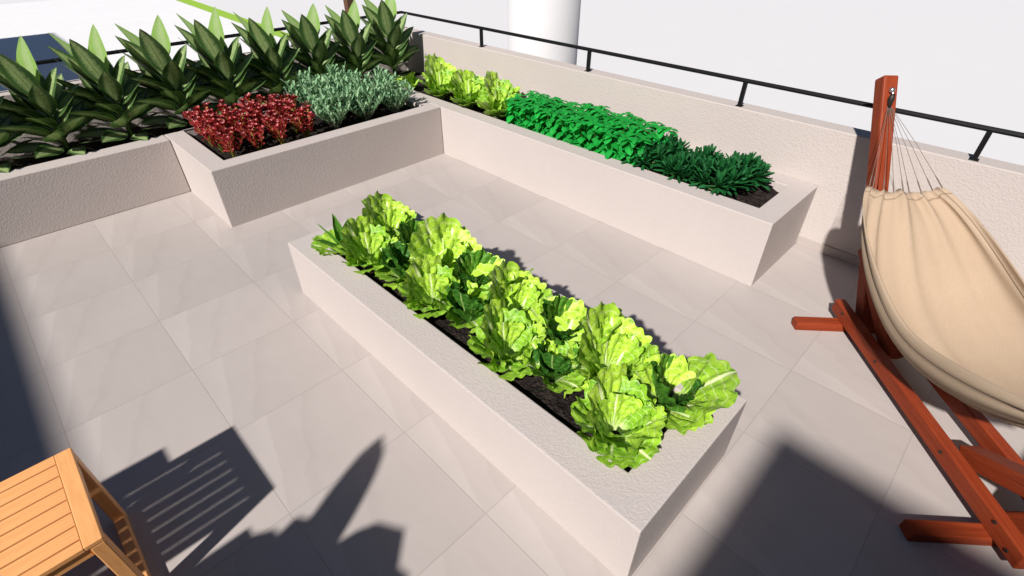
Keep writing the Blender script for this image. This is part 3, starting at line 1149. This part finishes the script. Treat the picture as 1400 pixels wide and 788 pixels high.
hm = thing('hammock', 'beige canvas hammock hung by cords from the red timber stand', 'hammock', (ORG.x, ORG.y, 0), ANG)
AEND = 0.425
ZEND = 0.408
NU, NV = 56, 72
rows, uvs = [], []
for i in range(NV + 1):
    v = i / NV
    d = (0.5 - v) * 2
    a = CA + d * AEND
    ad = abs(d)
    W = 0.099 + 0.070 * (1 - ad ** 3.0) ** 0.8
    zr = 0.275 + (ZEND - 0.275) * (math.sqrt(ad * ad + 0.05) - 0.2236) / 0.8011
    zb_ = 0.158 + (ZEND - 0.012 - 0.158) * ad ** 2.0
    foldA = 0.0095 * (0.30 + 0.70 * math.exp(-((1 - ad) / 0.45) ** 2)) * min(1, (1 - ad) * 9 + 0.35)
    row, ur = [], []
    for j in range(NU + 1):
        s = -1 + 2 * j / NU
        ph = s * math.radians(104)
        k = (1 - math.cos(ph)) / (1 - math.cos(math.radians(104)))
        b = CB + 0.013 + W * math.sin(ph) * (1 - 0.35 * ad ** 6 * 0) * (1 if ad < 1 else 1)
        # near the gathered end the section flattens
        flat = ad ** 4
        b = b * (1 - flat) + (CB + 0.013 + W * s) * flat
        z = zb_ + (zr - zb_) * k
        z = z * (1 - flat) + (zr - 0.015 * (1 - s * s)) * flat
        fo = foldA * (1.5 * (0.5 - abs(math.sin(s * 7.5 + 0.5 * d)) ** 0.6) * 1.6 + 0.25 * math.sin(s * 31 + 2.0 + d * 1.5) + 0.8 * math.sin(s * 6.5 + 2 * d))
        taper = 1 - abs(s) ** 6
        inn = Vector((0, -math.sin(ph) * 0.6, 1 * max(0.25, math.cos(ph)))).normalized()
        pt = H(a, b, z) + Vector((0, -inn.y, inn.z)) * fo * S * taper
        pt.x += S * 0.010 * math.sin(s * 19 + 0.6) * ad ** 20 * (-1 if d > 0 else 1) * 0.6
        row.append(pt)
        ur.append((j / NU, v))
    rows.append(row)
    uvs.append(ur)
bm = bmesh.new()
lay = leaf_layers(bm)
add_grid(bm, lay, rows, uvs, 0.5)
cl = link('cloth', bm, M['cloth'], hm, smooth=True)
sm = cl.modifiers.new('thick', 'SOLIDIFY')
sm.thickness = 0.006
sm.offset = 0
for sgn, a_r, z_r in posts:
    ring = H(a_r, CB, z_r)
    row = rows[0] if sgn > 0 else rows[-1]
    bm = bmesh.new()
    tube_bm(bm, [ring + Vector((0, 0, 0.03)), ring, ring + Vector((-sgn * 0.012, 0, -0.05))], [0.010, 0.018, 0.010], 8)
    link('knot', bm, M['darkbolt'], hm, smooth=True)
    for k in range(9):
        e = row[int(1 + (NU - 2) * k / 8)]
        bm = bmesh.new()
        kk = e + (ring - e) * 0.10
        mid = (ring + e) / 2 + Vector((0, 0, -0.004))
        tube_bm(bm, [e, kk, kk.lerp(ring, 0.05), mid, ring + Vector((0, (4 - k) * 0.001, -0.03))], [0.0034, 0.0034, 0.0015, 0.0013, 0.0013], 5)
        link('cord', bm, M['cord'], hm)

# ------------------------------------------------------------------ slatted footstool at the lower left
fs_loc = P(-0.170, 0.728, 0)
fs = thing('footstool', 'orange teak slatted footstool with loop legs at the lower left', 'stool', fs_loc)
TK = M['teak']
FL, FW, FZ = 0.260 * S, 0.232 * S, 0.221 * S      # runs to -x and +y from its corner
th = 0.020
bord = 0.025 * S
top = bmesh.new()
o = beam('top_rail', (-bord / 2, 0.0, FZ - th / 2), (-bord / 2, FW, FZ - th / 2), bord, th, TK, fs, bev=0.003)
o = beam('top_rail', (-FL + bord / 2, 0.0, FZ - th / 2), (-FL + bord / 2, FW, FZ - th / 2), bord, th, TK, fs, bev=0.003)
slots = [0.749, 0.780, 0.811, 0.842, 0.873, 0.904, 0.935]
edges = [0.728] + slots + [0.960]
for k in range(8):
    y0 = (edges[k] - 0.728) * S + (0.0034 if k else 0)
    y1 = (edges[k + 1] - 0.728) * S - (0.0034 if k < 7 else 0)
    beam('slat', (-FL + bord + 0.0003, (y0 + y1) / 2, FZ - th / 2), (-bord - 0.0003, (y0 + y1) / 2, FZ - th / 2), y1 - y0, th - 0.0005, TK, fs, bev=0.002)
for y in (0.020, FW - 0.020):
    beam('apron', (-FL + 0.045, y, FZ - th - 0.0235), (-0.045, y, FZ - th - 0.0235), 0.022, 0.045, TK, fs, bev=0.003)
for x in (-0.022, -FL + 0.022):
    for y in (0.028, FW - 0.028):
        o = beam('leg', (x, y, 0.0), (x, y, FZ - th - 0.0005), 0.055, 0.042, TK, fs, bev=0.004, up=Vector((1, 0, 0)))
    beam('stretcher', (x, 0.0565, 0.026), (x, FW - 0.0565, 0.026), 0.040, 0.050, TK, fs, bev=0.004)
    beam('cross_rail', (x, 0.0565, FZ - th - 0.0235), (x, FW - 0.0565, FZ - th - 0.0235), 0.030, 0.045, TK, fs, bev=0.004)

# armchair behind it, outside the picture (its arms and back throw the shadow beside the stool's)
ac = thing('armchair', 'matching slatted teak armchair behind the footstool', 'chair', P(-0.53, 0.80, 0))


def C(x, y, z):
    return Vector(((x + 0.53) * S, (y - 0.80) * S, z * S))


for y, ax, aw in ((0.648, -0.330, 0.022), (0.958, -0.392, 0.060)):
    beam('arm', C(-0.70, y, 0.300), C(ax, y, 0.290), aw * S, 0.014 * S, TK, ac)
    beam('leg', C(ax - 0.03, y, 0), C(ax - 0.03, y, 0.283), 0.024 * S, 0.028 * S, TK, ac, up=Vector((0, 1, 0)))
    beam('leg', C(-0.68, y, 0), C(-0.68, y, 0.290), 0.024 * S, 0.028 * S, TK, ac, up=Vector((0, 1, 0)))
for k in range(6):
    yy = 0.672 + 0.054 * k
    beam('seat_slat', C(-0.69, yy, 0.165), C(-0.385, yy, 0.190), 0.044 * S, 0.010 * S, TK, ac)
    beam('back_slat', C(-0.685, yy, 0.18), C(-0.80, yy, 0.47), 0.044 * S, 0.010 * S, TK, ac)
beam('back_rail', C(-0.80, 0.655, 0.475), C(-0.80, 0.960, 0.475), 0.030 * S, 0.030 * S, TK, ac)

# potted plant outside the picture, lower left, whose leaves throw the pointed shadow
pp = thing('potted_plant', 'broad pointed leaves of a potted plant seen only by their shadow', 'plant', P(-0.415, 0.425, 0))
bm = bmesh.new()
lathe_bm(bm, [(0.13, 0.0), (0.17, 0.30), (0.185, 0.31), (0.185, 0.34), (0.16, 0.34), (0.155, 0.30)], 28)
link('pot', bm, M['terracotta'], pp, smooth=False)
bm = bmesh.new()
lay = leaf_layers(bm)
for az, pt, L, W, bend in ((48, 62, 0.90, 0.19, -0.10), (-30, 60, 0.62, 0.30, -0.4), (90, 52, 0.60, 0.26, -0.5), (170, 55, 0.70, 0.22, -0.4), (-110, 50, 0.66, 0.22, -0.4),
                           (10, 36, 0.62, 0.26, -0.5), (75, 66, 0.62, 0.36, -0.3), (-10, 68, 0.66, 0.34, -0.4), (95, 58, 0.62, 0.34, -0.3), (-45, 52, 0.56, 0.36, -0.3), (35, 50, 0.55, 0.38, -0.5), (130, 40, 0.55, 0.24, -0.5), (75, 30, 0.5, 0.22, -0.6)):
    leaf(bm, lay, (0, 0, 0.33), math.radians(az), math.radians(pt), L, W, bend, 0.2, 0.02, 2, 12, 4,
         (lambda v: max(0.0, math.sin(PI * v ** (0.8 if L > 0.9 else 1.5))) ** (0.8 if L > 0.9 else 0.5)))
link('foliage', bm, M['dumb'], pp, smooth=True)

# ------------------------------------------------------------------ the house behind, outside the picture (roof edges shade the floor)
HZ = 1.65
t = thing('house', 'flat roofed white house at the back of the terrace', 'house', P(-2.2, 0, 0))


def hb(name, a, b, mat, par=None, bev=0.0):
    o = Vector((-2.2, 0, 0))
    return slab(name, (Vector(a) - o) * S, (Vector(b) - o) * S, mat, t if par is None else par, bev)


hb('wall', (-4.4, -3.0, 0), (-2.2, 4.3, HZ - 0.08), M['render'])
hb('roof', (-4.5, -3.1, HZ - 0.08), (-2.04, 4.4, HZ), M['roofm'])
hb('porch_roof', (-2.0395, -3.1, HZ - 0.08), (-0.822, -0.410, HZ), M['roofm'])
for yy in (-0.47, -2.6):
    hb('porch_post', (-0.90, yy - 0.03, 0), (-0.84, yy + 0.03, HZ - 0.081), M['render'])
hb('sky_blocker', (-4.4, -6.0, 0), (4.5, -3.25, 4.6), M['render'])  # unseen tall mass added to block sky light and deepen the shadows
hb('door', (-2.199, -1.2, 0), (-2.18, -0.7, 1.0), M['glass'])
hb('window', (-2.199, 0.6, 0.45), (-2.185, 1.5, 1.0), M['glass'])

# neighbour whose roof corner shades the paving far below
k = (1 - G)
cx, cy = 0.698 * k, 7.238 * k
HN = 2.9
nx, ny = cx - 1.104 * HN, cy - 0.303 * HN
t2 = thing('house', 'plain white neighbouring house beyond the far wall', 'house', P(nx, ny, G))
slab('wall', Vector((-5, -13.5, 0)) * S, Vector((-0.05, -0.05, HN - 0.1)) * S, M['white'], t2)
slab('roof', Vector((-5.1, -13.6, HN - 0.1)) * S, Vector((0, 0, HN)) * S, M['roofm'], t2)
slab('door', Vector((-0.049, -3.0, 0)) * S, Vector((-0.03, -2.5, 1.0)) * S, M['glass'], t2)

# round column just outside the right wall
cxy = Vector((2.312, 2.068))
t3 = thing('column', 'round white rendered column standing just beyond the right wall', 'column', P(cxy.x, cxy.y, G))
bm = bmesh.new()
rc = 0.197 * S
lathe_bm(bm, [(rc, 0), (rc, (1.30 - G) * S)], 64)
link('shaft', bm, M['white'], t3, smooth=False)
for p in t3.children[0].data.polygons:
    p.use_smooth = len(p.vertices) == 4
bm = bmesh.new()
lathe_bm(bm, [(rc * 1.06, (1.30 - G) * S + 0.001), (rc * 1.10, (1.34 - G) * S)], 64)
link('cap', bm, M['white'], t3)

# brown timber post beyond the far wall
t4 = thing('timber_post', 'brown timber post beyond the far wall, rising behind the tall plants', 'post', P(2.02, 3.62, G))
beam('shaft', (0, 0, 0), (0, 0, (1.3 - G) * S), 0.052 * S, 0.052 * S, M['brown'], t4, up=Vector((1, 0, 0)))
slab('cap', (-0.08, -0.08, (1.3 - G) * S + 0.001), (0.08, 0.08, (1.3 - G) * S + 0.04), M['brown'], t4, 0.005)

scene.cycles.max_bounces = 8
scene.cycles.diffuse_bounces = 4
